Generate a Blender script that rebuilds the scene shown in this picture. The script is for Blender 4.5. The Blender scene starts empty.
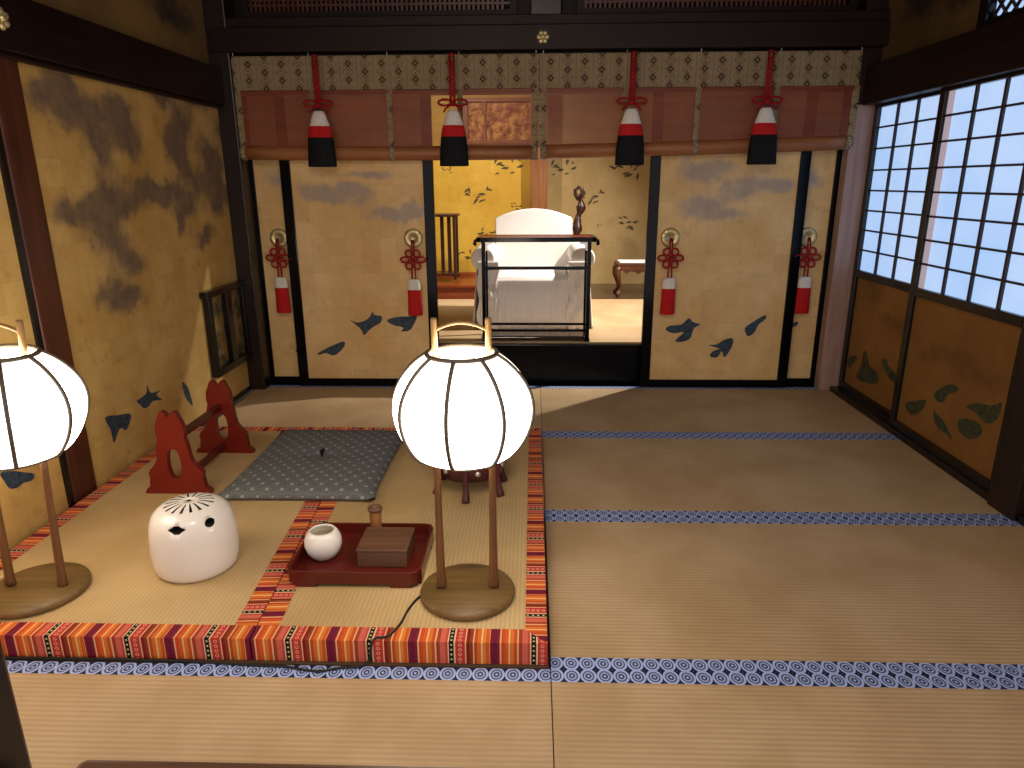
import bpy, bmesh, math, random
from mathutils import Vector, Matrix
random.seed(7)
scene = bpy.context.scene
COL = scene.collection
PI = math.pi

# ------------------------------------------------------------------ camera
CAM_H = 1.33
FPX = 690.94
RX = Vector((0.9996, 0.0294, -0.0044)); FW = Vector((-0.0295, 0.9596, -0.2797)).normalized()
RX = (RX - FW * RX.dot(FW)).normalized(); UP = RX.cross(FW)
CPOS = Vector((0, 0, CAM_H))
cd = bpy.data.cameras.new('camera'); cam = bpy.data.objects.new('camera', cd); COL.objects.link(cam)
cd.sensor_width = 36; cd.lens = FPX / 1024 * 36; cd.clip_start = .05
m = Matrix((RX, UP, -FW)).transposed().to_4x4(); m.translation = CPOS
cam.matrix_world = m
scene.camera = cam

def at(x, y, ax, v):
    """point of the plane ax = v seen along one sight line (used to read sizes off the photograph)"""
    d = FW + RX * ((x - 512) / FPX) - UP * ((y - 384) / FPX)
    i = 'XYZ'.index(ax)
    return CPOS + d * ((v - CPOS[i]) / d[i])

# ------------------------------------------------------------------ colour + nodes
def lin(c):
    if isinstance(c, str):
        c = [int(c[i:i + 2], 16) / 255 for i in (1, 3, 5)]
        c = [v / 12.92 if v <= .04045 else ((v + .055) / 1.055) ** 2.4 for v in c]
    return (c[0], c[1], c[2], 1)

class S:
    def __init__(s, g, k): s.g, s.k = g, k
    def __add__(s, o): return s.g.m('ADD', s, o)
    def __radd__(s, o): return s.g.m('ADD', o, s)
    def __sub__(s, o): return s.g.m('SUBTRACT', s, o)
    def __rsub__(s, o): return s.g.m('SUBTRACT', o, s)
    def __mul__(s, o): return s.g.m('MULTIPLY', s, o)
    def __rmul__(s, o): return s.g.m('MULTIPLY', o, s)
    def __truediv__(s, o): return s.g.m('DIVIDE', s, o)
    def __lt__(s, o): return s.g.m('LESS_THAN', s, o)
    def __gt__(s, o): return s.g.m('GREATER_THAN', s, o)

class Gr:
    def __init__(s, mat):
        s.t = mat.node_tree; s.n = s.t.nodes; s.l = s.t.links; s.c = {}
    def put(s, sock, v):
        if isinstance(v, S): s.l.new(v.k, sock)
        elif isinstance(v, str): sock.default_value = lin(v)
        else:
            try: sock.default_value = v
            except Exception: sock.default_value = tuple(v)[:len(sock.default_value)]
    def m(s, op, a, b=None, c=None):
        n = s.n.new('ShaderNodeMath'); n.operation = op
        for i, v in enumerate((a, b, c)):
            if v is not None: s.put(n.inputs[i], v)
        return S(s, n.outputs[0])
    def obj(s):
        if 'o' not in s.c:
            n = s.n.new('ShaderNodeTexCoord'); q = s.n.new('ShaderNodeSeparateXYZ')
            s.l.new(n.outputs['Object'], q.inputs[0])
            s.c['o'] = [S(s, q.outputs[i]) for i in range(3)]; s.c['v'] = S(s, n.outputs['Object'])
        return s.c['o']
    def vec(s): s.obj(); return s.c['v']
    def uv(s):
        if 'u' not in s.c:
            n = s.n.new('ShaderNodeUVMap'); n.uv_map = 'uv'; q = s.n.new('ShaderNodeSeparateXYZ')
            s.l.new(n.outputs[0], q.inputs[0]); s.c['u'] = [S(s, q.outputs[0]), S(s, q.outputs[1])]
        return s.c['u']
    def comb(s, a, b, c):
        n = s.n.new('ShaderNodeCombineXYZ')
        for i, v in enumerate((a, b, c)): s.put(n.inputs[i], v)
        return S(s, n.outputs[0])
    def noise(s, scale, detail=3, rough=.55, vec=None, col=False):
        n = s.n.new('ShaderNodeTexNoise'); n.inputs['Scale'].default_value = scale
        n.inputs['Detail'].default_value = detail; n.inputs['Roughness'].default_value = rough
        s.put(n.inputs['Vector'], vec or s.vec())
        return S(s, n.outputs['Color' if col else 'Fac'])
    def white(s, vec):
        n = s.n.new('ShaderNodeTexWhiteNoise'); s.put(n.inputs['Vector'], vec); return S(s, n.outputs['Value'])
    def ramp(s, f, stops, interp='LINEAR'):
        n = s.n.new('ShaderNodeValToRGB'); r = n.color_ramp; r.interpolation = interp
        while len(r.elements) < len(stops): r.elements.new(.5)
        for e, (p, c) in zip(r.elements, stops): e.position = p; e.color = lin(c)
        s.put(n.inputs[0], f); return S(s, n.outputs[0])
    def mix(s, f, a, b, mode='MIX'):
        n = s.n.new('ShaderNodeMix'); n.data_type = 'RGBA'; n.blend_type = mode
        s.put(n.inputs[0], f); s.put(n.inputs[6], a); s.put(n.inputs[7], b)
        return S(s, n.outputs[2])
    def smooth(s, v, a, b):
        n = s.n.new('ShaderNodeMapRange'); n.interpolation_type = 'SMOOTHSTEP'
        s.put(n.inputs[0], v); n.inputs[1].default_value = a; n.inputs[2].default_value = b
        return S(s, n.outputs[0])
    def bump(s, h, strength=.3, dist=.002):
        n = s.n.new('ShaderNodeBump'); n.inputs['Strength'].default_value = strength; n.inputs['Distance'].default_value = dist
        s.put(n.inputs['Height'], h); return S(s, n.outputs[0])

def mat(name, fn=None, color='#808080', rough=.6, spec=.5, metal=0, emit=None, estr=0, coat=0):
    mt = bpy.data.materials.new(name); mt.use_nodes = True
    b = mt.node_tree.nodes['Principled BSDF']
    b.inputs['Base Color'].default_value = lin(color); b.inputs['Roughness'].default_value = rough
    b.inputs['Specular IOR Level'].default_value = spec; b.inputs['Metallic'].default_value = metal
    b.inputs['Coat Weight'].default_value = coat
    if emit: b.inputs['Emission Color'].default_value = lin(emit); b.inputs['Emission Strength'].default_value = estr
    if fn:
        g = Gr(mt); out = fn(g)
        if not isinstance(out, dict): out = {'Base Color': out}
        for k, v in out.items(): g.put(b.inputs[k], v)
    return mt

def wood(name, dark, light, axis=0, rough=.45, scale=1., spec=.5):
    def fn(g):
        o = list(g.obj()); o = [o[i] * ((2.2 if i == axis else 32) * scale) for i in range(3)]
        n = g.noise(1, 4, .6, g.comb(*o))
        n2 = g.noise(3 * scale, 2, .5)
        c = g.ramp(n * .75 + n2 * .25, [(.32, dark), (.68, light)])
        return {'Base Color': c, 'Normal': g.bump(n, .12, .001)}
    return mat(name, fn, rough=rough, spec=spec)

def gold(name, axes, base, light, blobs=(), blobcol='#4a4039', leaf=.11, rough=.55, mott='#7c5426', bl_amt=.85):
    def fn(g):
        o = g.obj(); u, v = o[axes[0]], o[axes[1]]
        n = g.noise(2.2, 5, .6); n2 = g.noise(14, 4, .65)
        c = g.mix(g.smooth(n, .3, .7), base, light)
        c = g.mix(g.smooth(n2, .5, .8) * .35, c, mott)
        cell = g.white(g.comb(g.m('FLOOR', u / leaf), g.m('FLOOR', v / leaf), 0))
        c = g.mix(cell * .16, c, mott)
        fu, fv = g.m('FRACT', u / leaf), g.m('FRACT', v / leaf)
        line = g.m('MAXIMUM', fu < .03, fv < .03)
        c = g.mix(line * .14, c, mott)
        if blobs:
            w = g.noise(6, 3, .6, col=True)
            n3 = S(g, None)
            q = g.n.new('ShaderNodeSeparateXYZ'); g.l.new(w.k, q.inputs[0])
            du, dv = u + (S(g, q.outputs[0]) - .5) * .2, v + (S(g, q.outputs[1]) - .5) * .2
            tot = None
            for (bu, bv, ru, rv) in blobs:
                a = (du - bu) / ru; b_ = (dv - bv) / rv
                e = g.m('POWER', 2.718, (a * a + b_ * b_) * -1.)
                tot = e if tot is None else tot + e
            f = g.smooth(tot * (.45 + n2 * .6 + g.noise(34, 3, .7) * .5), .2, 1.0) * (bl_amt * (.75 + n2 * .5))
            c = g.mix(f, c, blobcol)
        return {'Base Color': c, 'Roughness': .42 + n2 * .3, 'Normal': g.bump(n2, .08, .001)}
    return mat(name, fn, rough=rough, spec=.35)

def tatami(name, base='#b89b74', light='#ccb18c', dark='#967850', period=.017):
    def fn(g):
        u, v = g.uv()
        w = g.m('SINE', v * (2 * PI / period)) * .5 + .5
        n = g.noise(3, 3); fine = g.noise(1, 3, .7, g.comb(u * 6, v * 260, 0))
        fib = g.noise(1, 2, .6, g.comb(u * 500, v * 40, 3))
        c = g.mix(g.smooth(n, .3, .7), base, light)
        c = g.mix((1 - w) * .28 + fine * .22 + fib * .1, c, dark)
        return {'Base Color': c, 'Normal': g.bump(w * .8 + fine * .3, .35, .0025)}
    return mat(name, fn, rough=.62, spec=.3)

def heri(name):
    def fn(g):       # indigo tape with a row of pale medallions
        u, v = g.uv()
        p = .046
        a = (g.m('FRACT', u / p) - .5) * p; b = v
        r = g.m('SQRT', a * a + b * b * .62)
        ring = (r < .0228) * (r > .0165)
        inner = (r < .0125) * (r > .009)
        dot = r < .0035
        a2 = (g.m('FRACT', u / p + .5) - .5) * p
        ab = g.m('ABSOLUTE', a2) + (.029 - g.m('ABSOLUTE', b)) * .8
        dia = ab < .004
        k = g.m('MAXIMUM', g.m('MAXIMUM', ring, inner), g.m('MAXIMUM', dot, dia * .55))
        fill = (r < .0225) * .12
        c = g.mix(g.m('MAXIMUM', k, fill), '#0f1534', '#aabcec')
        th = g.noise(300, 2)
        return g.mix(th * .12, c, '#3a4270')
    return mat(name, fn, rough=.7, spec=.2)

STRIPE = [('#17130f', 2), ('#dcb98c', .6), ('#b8392e', 4), ('#dcae84', .6), ('#7e1f14', 1.3), ('#8a3a1c', 1.4), ('#dcae80', .6), ('#b04a22', 1.2), ('#cf6a28', 1.6), ('#e2b880', .6),
          ('#d67c32', 1.4), ('#c45a24', 1.4), ('#d8a070', .4), ('#74182a', 1.5), ('#66193a', 1.3), ('#7c1c28', 1.2), ('#dcae84', .6), ('#c24a22', 1.5), ('#cd5a26', 1.5), ('#e2b27a', .6), ('#d4722e', 1.6),
          ('#bc5022', 1.4), ('#dcae84', .6), ('#a23c24', 1.5), ('#c86452', 2.2), ('#b8443a', 1), ('#dcb48c', .6)]
def ungen(name):
    def fn(g):
        u, v = g.uv()
        f = g.m('FRACT', u / .236)
        tot = sum(w for _, w in STRIPE); pos = 0; st = []
        for col, w in STRIPE: st.append((pos / tot, col)); pos += w
        c = g.ramp(f, st, 'CONSTANT')
        dv = g.m('FRACT', v / .016) - .5
        du = (f - 1 / tot) * .236
        dd = g.m('SQRT', du * du + dv * dv * .000256)
        c = g.mix(dd < .0032, c, '#c9b68e')
        du2 = (f - 4.6 / tot) * .236
        d2 = g.m('SQRT', du2 * du2 + dv * dv * .000256)
        c = g.mix((d2 < .0055) * (d2 > .003) * .8, c, '#e0a894')
        fl = g.noise(1, 2, .7, g.comb(u * 90, v * 420, 0))
        c = g.mix(g.smooth(fl, .56, .7) * .3, c, '#4a1a12')
        return c
    return mat(name, fn, rough=.75, spec=.15)

def brocade(name):
    def fn(g):
        u, v = g.uv()
        c = g.mix(g.noise(9, 3), '#7a6a4e', '#9a886a')
        P, Q = .2, .0445
        def lattice(ou, ov, size):
            a = g.m('ABSOLUTE', g.m('FRACT', u / P + ou) - .5) * P
            b = g.m('ABSOLUTE', g.m('FRACT', v / (2 * Q) + ov) - .5) * (2 * Q)
            return a + b
        d1 = lattice(0, 0, 0); d2 = lattice(.5, .5, 0)
        d = g.m('MINIMUM', d1, d2)
        c = g.mix((d < .021) * (d > .010), c, '#2a1c12')
        c = g.mix(d < .004, c, '#2a1c12')
        e1 = lattice(.5, 0, 0); e2 = lattice(0, .5, 0); e = g.m('MINIMUM', e1, e2)
        c = g.mix((e < .014) * .55, c, '#8a4a38')
        c = g.mix((e < .017) * (e > .014) * .7, c, '#4a3a24')
        c = g.mix(e < .005, c, '#d3bd8a')
        c = g.mix((e < .034) * (e > .026) * .6, c, '#54402a')
        c = g.mix((d < .033) * (d > .028) * .55, c, '#5c4730')
        c = g.mix((e < .026) * (e > .019) * g.smooth(g.noise(70, 2), .45, .6) * .6, c, '#b8a888')
        ln = g.m('ABSOLUTE', g.m('FRACT', u / .05) - .5) > .465
        c = g.mix(ln * .6, c, '#4b3a22')
        return g.mix(g.smooth(g.noise(150, 2), .4, .7) * .2, c, '#6a5632')
    return mat(name, fn, rough=.7, spec=.2)

def zabuton_mat():
    def fn(g):
        x, y, z = g.obj()
        P = .062
        def dots(o):
            a = g.m('FRACT', x / P + o) - .5; b = g.m('FRACT', y / (P * 1.15) + o) - .5
            return g.m('SQRT', a * a + b * b)
        d = g.m('MINIMUM', dots(0), dots(.5))
        c = g.mix(g.noise(60, 3), '#565a5c', '#6e6f6b')
        ringy = (d < .33) * (d > .26)
        c = g.mix(ringy * .35, c, '#83868a')
        c = g.mix(g.smooth(.17 - d, 0, .08) * .75, c, '#a3a5a6')
        c = g.mix((g.m('FRACT', (x + y) / .011) < .35) * .22, c, '#2c2f36')
        return c
    return mat('cushion_brocade', fn, rough=.8, spec=.15)

M = {}
M['tatami'] = tatami('tatami_straw')
M['tatami_thin'] = tatami('thin_mat_straw', '#bb9d6c', '#cfb384', '#9c7e4e', .014)
M['heri'] = heri('indigo_border')
M['ungen'] = ungen('striped_border')
M['brocade'] = brocade('blind_brocade')
M['darkwood'] = wood('dark_beam_wood', '#120705', '#241009', 0, .5, 1., .25)
M['darkwoody'] = wood('dark_beam_wood_y', '#120705', '#241009', 1, .5, 1., .25)
M['postwood'] = wood('brown_post_wood', '#33170e', '#5a2c1a', 2, .38)
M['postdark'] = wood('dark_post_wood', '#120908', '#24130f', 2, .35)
M['postlit'] = wood('window_lit_post_wood', '#8a6c62', '#a98a80', 2, .4)  # corner post wood, light from the window painted into its colour
M['colwood'] = wood('column_wood', '#6e4020', '#96643a', 2, .4)
M['lacquer'] = mat('black_lacquer', color='#04050a', rough=.12, spec=.17)
M['lacqstep'] = mat('step_lacquer', color='#04060c', rough=.22, spec=.18)
M['lacqglossy'] = mat('glossy_brown_lacquer', color='#1c0e0a', rough=.06, spec=.8)
M['lacq2'] = mat('black_frame_lacquer', color='#0c0a0c', rough=.25, spec=.5)
M['redlacq'] = mat('red_lacquer', lambda g: g.mix(g.noise(7, 3), '#5e120c', '#761b10'), rough=.3, spec=.45)
M['redlacq2'] = mat('dark_red_lacquer', lambda g: g.mix(g.noise(7, 3), '#4a120d', '#5e1c14'), rough=.25, spec=.5)
M['purplelacq'] = mat('plum_lacquer', color='#4a1f24', rough=.28)
M['white'] = mat('white_cloth', lambda g: g.mix(g.noise(8, 3), '#e2dcd6', '#efeae4'), rough=.85, spec=.1)
M['ceramic'] = mat('white_glaze', lambda g: g.mix(g.noise(5, 3), '#d8d0c8', '#e6dfd6'), rough=.2, spec=.5, coat=.3)
M['ash'] = mat('pale_ash', color='#8d8268', rough=.9)
M['soot'] = mat('soot', color='#0c0a09', rough=.9)
M['lampwood'] = wood('lantern_wood', '#54401f', '#7d6138', 0, .4, 1.4)
M['lampleg'] = wood('lantern_leg_wood', '#4f2f19', '#7a5029', 2, .4, 1.4)
M['bamboo'] = wood('pale_bamboo', '#7c5f38', '#98794c', 2, .35)
M['lamprib'] = mat('lantern_rib', color='#4a4138', rough=.5)
M['boxwood'] = wood('box_wood', '#4a2e20', '#70503a', 0, .45)
M['cylwood'] = wood('cylinder_wood', '#6a4320', '#99693a', 2, .4)
M['cable'] = mat('black_cable', color='#0d0c0b', rough=.5)
M['slat'] = wood('blind_bamboo', '#74321a', '#9c4826', 0, .5)
M['roll'] = wood('blind_roll_bamboo', '#7c4822', '#a0663a', 0, .5)
M['tie'] = mat('tie_cloth', lambda g: g.mix(g.smooth(g.noise(90, 2), .4, .6), '#9c8c74', '#6f5c44'), rough=.8)
M['redcord'] = mat('red_cord', color='#8e1416', rough=.7, spec=.2)
def threads(name, c1, c2):
    return mat(name, lambda g: g.mix(g.smooth(g.noise(1, 2, .6, g.comb(g.obj()[0] * 420, g.obj()[1] * 420, g.obj()[2] * 5)), .35, .65), c1, c2), rough=.75, spec=.2)
M['redthread'] = threads('red_threads', '#a01418', '#c4201f')
M['whitethread'] = threads('white_threads', '#c9c2b8', '#e6e0d8')
M['blackthread'] = threads('black_threads', '#07070a', '#14131a')
M['brass'] = mat('gilt_metal', lambda g: g.mix(g.noise(60, 3), '#b09a60', '#e6d8a8'), rough=.38, metal=.65)
M['silver'] = mat('silver_metal', color='#c9c4bb', rough=.3, metal=.8)
M['birdpaint'] = mat('bird_pigment', lambda g: g.mix(g.smooth(g.noise(40, 3), .35, .65), '#1d2b36', '#35485a'), rough=.7)
M['greenpaint'] = mat('green_pigment', lambda g: g.mix(g.smooth(g.noise(40, 3), .35, .65), '#1f2a1c', '#46482a'), rough=.7)
M['leafpaint'] = mat('leaf_pigment', lambda g: g.mix(g.noise(40, 3), '#2a2410', '#5a4a20'), rough=.7)
M['figwood'] = wood('carved_wood', '#1f0e0c', '#3f1f18', 2, .35)
M['stoolwood'] = wood('stool_wood', '#3c1d10', '#6a3a20', 0, .35)
M['board'] = wood('alcove_board', '#2a1a14', '#40281e', 0, .2)
M['redboard'] = wood('red_step_wood', '#6a2c14', '#94481f', 0, .3)
M['plain'] = mat('plain_plaster', color='#5a4630', rough=.9)
M['paper'] = mat('lit_paper', lambda g: {'Base Color': g.mix(g.noise(5, 3), '#8a96a8', '#98a4b6'),
        'Emission Color': g.mix(g.smooth(g.noise(1.6, 2), .3, .7), '#9cc2f2', '#b2cdf4'), 'Emission Strength': .80}, rough=.8)
M['paper2'] = mat('lit_paper_doubled', color='#b9a9ae', rough=.8, emit='#b8b0c0', estr=.46)
M['muntin'] = mat('window_bar_wood', color='#2b1d1e', rough=.5)
M['carve'] = mat('carved_panel_wood', lambda g: g.mix(g.smooth(g.noise(14, 4), .4, .62), '#8c4a1c', '#e0a04e'), rough=.5)

# ------------------------------------------------------------------ mesh builder
class MB:
    def __init__(s): s.b = bmesh.new(); s.uvl = s.b.loops.layers.uv.new('uv')
    def _set(s, faces, mi, smooth=False, uv=None):
        for f in faces:
            f.material_index = mi; f.smooth = smooth
            if uv:
                for l in f.loops: l[s.uvl].uv = uv(l.vert.co, f.normal)
    def poly(s, pts, mi=0, uv=None, smooth=False):
        f = s.b.faces.new([s.b.verts.new(p) for p in pts]); f.normal_update(); s._set([f], mi, smooth, uv); return f
    def hexa(s, c, mi=0, uv=None, bev=0, smooth=False):
        """eight corners: bottom loop then top loop"""
        v = [s.b.verts.new(p) for p in c]
        fs = [s.b.faces.new([v[i] for i in q]) for q in ((3, 2, 1, 0), (4, 5, 6, 7), (0, 1, 5, 4), (1, 2, 6, 5), (2, 3, 7, 6), (3, 0, 4, 7))]
        if bev:
            es = list({e for f in fs for e in f.edges})
            r = bmesh.ops.bevel(s.b, geom=es, offset=bev, segments=2, affect='EDGES', profile=.5)
            fs = list({f for vv in r['verts'] for f in vv.link_faces} | {f for f in fs if f.is_valid})
        for f in fs: f.normal_update()
        s._set(fs, mi, smooth, uv)
    def box(s, x0, x1, y0, y1, z0, z1, mi=0, bev=0, uv=None):
        s.hexa([(x0, y0, z0), (x1, y0, z0), (x1, y1, z0), (x0, y1, z0), (x0, y0, z1), (x1, y0, z1), (x1, y1, z1), (x0, y1, z1)], mi, uv, bev)
    def lathe(s, prof, seg=32, c=(0, 0, 0), mi=0, sx=1, sy=1, smooth=True, cap=True, rot=None):
        rings = []
        for r, z in prof:
            if r < 1e-6: rings.append([s.b.verts.new((c[0], c[1], c[2] + z))]); continue
            ring = []
            for i in range(seg):
                a = 2 * PI * i / seg
                ring.append(s.b.verts.new((c[0] + r * sx * math.cos(a), c[1] + r * sy * math.sin(a), c[2] + z)))
            rings.append(ring)
        fs = []
        for A, B in zip(rings, rings[1:]):
            for i in range(seg):
                j = (i + 1) % seg
                if len(A) == 1 and len(B) == 1: continue
                if len(A) == 1: fs.append(s.b.faces.new((A[0], B[j], B[i])))
                elif len(B) == 1: fs.append(s.b.faces.new((A[i], A[j], B[0])))
                else: fs.append(s.b.faces.new((A[i], A[j], B[j], B[i])))
        s._set(fs, mi, smooth)
        if cap:
            for R_, fl in ((rings[0], True), (rings[-1], False)):
                if len(R_) > 1: s._set([s.b.faces.new(list(reversed(R_)) if fl else R_)], mi, False)
    def tube(s, pts, r, seg=10, mi=0, cap=True, closed=False, flat=None):
        pts = [Vector(p) for p in pts]; n = len(pts); rs = r if isinstance(r, (list, tuple)) else [r] * n
        rings = []; prev = None
        for i, p in enumerate(pts):
            if closed: t = pts[(i + 1) % n] - pts[i - 1]
            else: t = pts[min(i + 1, n - 1)] - pts[max(i - 1, 0)]
            t.normalize()
            if prev is None:
                ref = Vector((0, 0, 1)) if abs(t.z) < .9 else Vector((0, 1, 0))
                a = t.cross(ref).normalized()
            else: a = (prev - t * prev.dot(t)).normalized()
            prev = a; b_ = t.cross(a)
            fx = flat or 1
            rings.append([s.b.verts.new(p + a * (rs[i] * math.cos(2 * PI * k / seg)) + b_ * (rs[i] * fx * math.sin(2 * PI * k / seg))) for k in range(seg)])
        fs = []
        pairs = list(zip(rings, rings[1:])) + ([(rings[-1], rings[0])] if closed else [])
        for A, B in pairs:
            for k in range(seg):
                j = (k + 1) % seg; fs.append(s.b.faces.new((A[k], A[j], B[j], B[k])))
        s._set(fs, mi, True)
        if cap and not closed:
            s._set([s.b.faces.new(list(reversed(rings[0]))), s.b.faces.new(rings[-1])], mi)
    def prism(s, pts2, to3, d, mi=0, bev=0, hole=None):
        """outline (u,v) -> to3(u,v,w), thickness d along w; optional hole outline with as many points"""
        def ring(P, w): return [s.b.verts.new(to3(u, v, w)) for u, v in P]
        fs = []
        a, b_ = ring(pts2, 0), ring(pts2, d); n = len(pts2)
        for i in range(n):
            j = (i + 1) % n; fs.append(s.b.faces.new((a[i], a[j], b_[j], b_[i])))
        if hole is None:
            fs += [s.b.faces.new(list(reversed(a))), s.b.faces.new(b_)]
        else:
            ha, hb = ring(hole, 0), ring(hole, d)
            for i in range(n):
                j = (i + 1) % n
                fs.append(s.b.faces.new((ha[j], ha[i], hb[i], hb[j])))
                fs.append(s.b.faces.new((a[j], a[i], ha[i], ha[j]))); fs.append(s.b.faces.new((b_[i], b_[j], hb[j], hb[i])))
        if bev:
            es = [e for e in {e for f in fs for e in f.edges} if len(e.link_faces) == 2 and e.link_faces[0].normal.angle(e.link_faces[1].normal, 0) > .5]
        s._set(fs, mi)
    def build(s, name, mats, parent=None, loc=None, recalc=True):
        if recalc: bmesh.ops.recalc_face_normals(s.b, faces=s.b.faces[:])
        me = bpy.data.meshes.new(name); s.b.to_mesh(me); s.b.free()
        for m_ in (mats if isinstance(mats, (list, tuple)) else [mats]): me.materials.append(M[m_] if isinstance(m_, str) else m_)
        o = bpy.data.objects.new(name, me); COL.objects.link(o)
        if parent: o.parent = parent
        if loc: o.location = loc
        return o

def tag(o, label=None, cat=None, group=None, kind=None):
    if label: o['label'] = label
    if cat: o['category'] = cat
    if group: o['group'] = group
    if kind: o['kind'] = kind
    return o
def thing(name, label, cat, loc=(0, 0, 0), rz=0, group=None):
    o = bpy.data.objects.new(name, None); COL.objects.link(o); o.location = loc; o.rotation_euler.z = rz
    o.empty_display_size = .05
    return tag(o, label, cat, group)
def struct(name, mb, mats, parent=None):
    o = mb.build(name, mats, parent)
    if not parent: o['kind'] = 'structure'
    return o
def copy_tree(o, parent=None):
    c = o.copy(); COL.objects.link(c)
    if parent: c.parent = parent
    for ch in list(o.children): copy_tree(ch, c)
    return c
def bevel(o, w=.004, seg=2):
    md = o.modifiers.new('bevel', 'BEVEL'); md.width = w; md.segments = seg; md.limit_method = 'ANGLE'; md.angle_limit = .6
    return o

LW, RW, BK = -1.9, 2.0, 4.5
# ------------------------------------------------------------------ room shell
b = MB(); b.box(-2.2, 2.2, .5, 4.62, -.2, -.05)
b.box(-1.86, .05, 1.67, 2.605, -.06, -.001)
struct('floor', b, 'plain')
b = MB(); b.box(-2.1, 2.2, .5, 7.8, 2.78, 2.86)
for i in range(9): b.box(-2.1 + .48 * i, -2.05 + .48 * i, .5, 4.4, 2.73, 2.78)
struct('ceiling', b, 'darkwoody')

def painted(pts, plane, off, mb, mi, ax, to=None):
    n = len(pts); sm = []
    for i in range(n):
        p0, p1, p2, p3 = [Vector(pts[(i + k) % n]) for k in (-1, 0, 1, 2)]
        for k in range(3):
            t = k / 3; sm.append(.5 * (2 * p1 + (p2 - p0) * t + (2 * p0 - 5 * p1 + 4 * p2 - p3) * t * t + (3 * p1 - p0 - 3 * p2 + p3) * t ** 3))
    P = [at(q.x, q.y, ax, plane) for q in sm]
    i = 'XYZ'.index(ax)
    for p in P: p[i] = plane + off
    mb.poly(P, mi)
def zoompts(ox, oy, sc, pts): return [(ox + x / sc, oy + y / sc) for x, y in pts]

# left wall -----------------------------------------------------------------
cl = []
for px, py, ru, rv in [(50, 92, .12, .1), (75, 105, .13, .09), (100, 148, .1, .13), (118, 115, .1, .12), (133, 140, .1, .1), (68, 215, .13, .09), (100, 205, .11, .1),
        (128, 200, .12, .08), (112, 240, .12, .09), (135, 262, .12, .09), (110, 295, .11, .09), (135, 300, .1, .05), (160, 95, .12, .06), (182, 122, .12, .1), (165, 190, .15, .07),
        (200, 180, .16, .08), (180, 160, .09, .1), (215, 200, .1, .12), (180, 225, .06, .11), (222, 130, .1, .1), (205, 235, .13, .06), (228, 195, .1, .08), (150, 190, .1, .07), (190, 205, .12, .07), (215, 168, .1, .08), (196, 100, .13, .07), (172, 142, .1, .09), (207, 150, .12, .09)]:
    p = at(px, py, 'X', LW); cl.append((p.y, p.z, ru * 1.15, rv * .98))
M['gold_left'] = gold('gold_leaf_left', (1, 2), '#bd954e', '#d4b06c', cl, '#5a4d4a', bl_amt=.8)
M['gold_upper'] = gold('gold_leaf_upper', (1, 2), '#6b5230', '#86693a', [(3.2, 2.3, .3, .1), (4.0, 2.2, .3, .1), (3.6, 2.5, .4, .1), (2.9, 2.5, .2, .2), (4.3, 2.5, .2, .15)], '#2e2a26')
b = MB()
b.box(LW - .1, LW, .5, 2.56, 0, 1.79); b.box(LW - .1, LW, 2.70, 4.6, 0, 1.79)
BA = [zoompts(100, 360, 4.267, [(20, 245), (75, 235), (130, 230), (125, 270), (110, 300), (90, 290), (75, 310), (58, 355), (45, 300)]),
      zoompts(100, 360, 4.267, [(155, 175), (195, 145), (200, 105), (215, 140), (255, 130), (240, 150), (265, 170), (225, 175), (205, 200), (185, 205), (170, 190)]),
      zoompts(100, 360, 4.267, [(350, 95), (370, 110), (385, 150), (395, 195), (375, 175), (360, 150)]),
      zoompts(0, 430, 5.12, [(0, 220), (60, 210), (110, 215), (175, 225), (160, 260), (120, 270), (90, 295), (50, 300), (25, 270)])]
for p in BA: painted(p, LW, .0012, b, 1, 'X')
b.box(LW, LW + .012, 2.71, 4.42, 0.0, .03, 2)
b.box(LW, LW + .012, 2.525, 2.55, 0.0, 1.77, 2)
b.box(LW, LW + .012, .5, 2.55, 0.0, .03, 2)
struct('wall_left', b, ['gold_left', 'birdpaint', 'lacq2'])
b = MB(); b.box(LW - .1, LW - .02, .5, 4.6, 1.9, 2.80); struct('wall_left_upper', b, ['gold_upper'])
b = MB(); b.box(LW - .04, LW + .016, 2.555, 2.70, 0, 1.8); bevel(struct('trim_1', b, 'postwood'), .006)
b = MB(); b.box(LW - .05, LW + .05, .5, 4.44, 1.785, 1.985); b.box(LW - .05, LW + .03, .5, 4.44, 1.765, 1.785); bevel(struct('trim_2', b, 'darkwoody'), .005)
b = MB(); b.box(LW - .06, LW + .105, 4.40, 4.56, 0, 2.78); bevel(struct('trim_3', b, 'postdark'), .006)

# right wall ----------------------------------------------------------------
b = MB(); b.box(RW + .02, RW + .1, .5, 4.6, 1.9, 2.0)
b.box(RW + .02, RW + .1, 3.5, 4.6, 2.0, 2.8); b.box(RW + .02, RW + .1, .5, 3.5, 2.5, 2.8)
b.box(RW + .02, RW + .1, .5, 2.3, 2.0, 2.5)
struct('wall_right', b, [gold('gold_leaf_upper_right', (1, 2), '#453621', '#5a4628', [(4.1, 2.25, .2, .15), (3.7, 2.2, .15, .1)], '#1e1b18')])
b = MB(); b.box(RW - .06, RW + .06, .5, 4.443, 1.76, 1.97); bevel(struct('trim_4', b, 'darkwoody'), .005)
b = MB(); b.box(RW - .035, RW + .08, .5, 4.443, -.05, .032); bevel(struct('trim_5', b, 'lacq2'), .004)
b = MB(); b.box(RW - .104, RW + .1, 4.445, 4.53, 0, 1.765); bevel(struct('trim_6', b, 'postlit'), .006)
b = MB(); b.box(RW - .104, RW + .1, 4.445, 4.53, 1.765, 2.78); struct('trim_19', b, 'postdark')  # same corner post above the window, its unlit part given the darker wood
b = MB(); b.box(RW - .05, RW + .12, 2.60, 2.765, -.05, 2.78); bevel(struct('trim_7', b, 'postdark'), .006)
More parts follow.
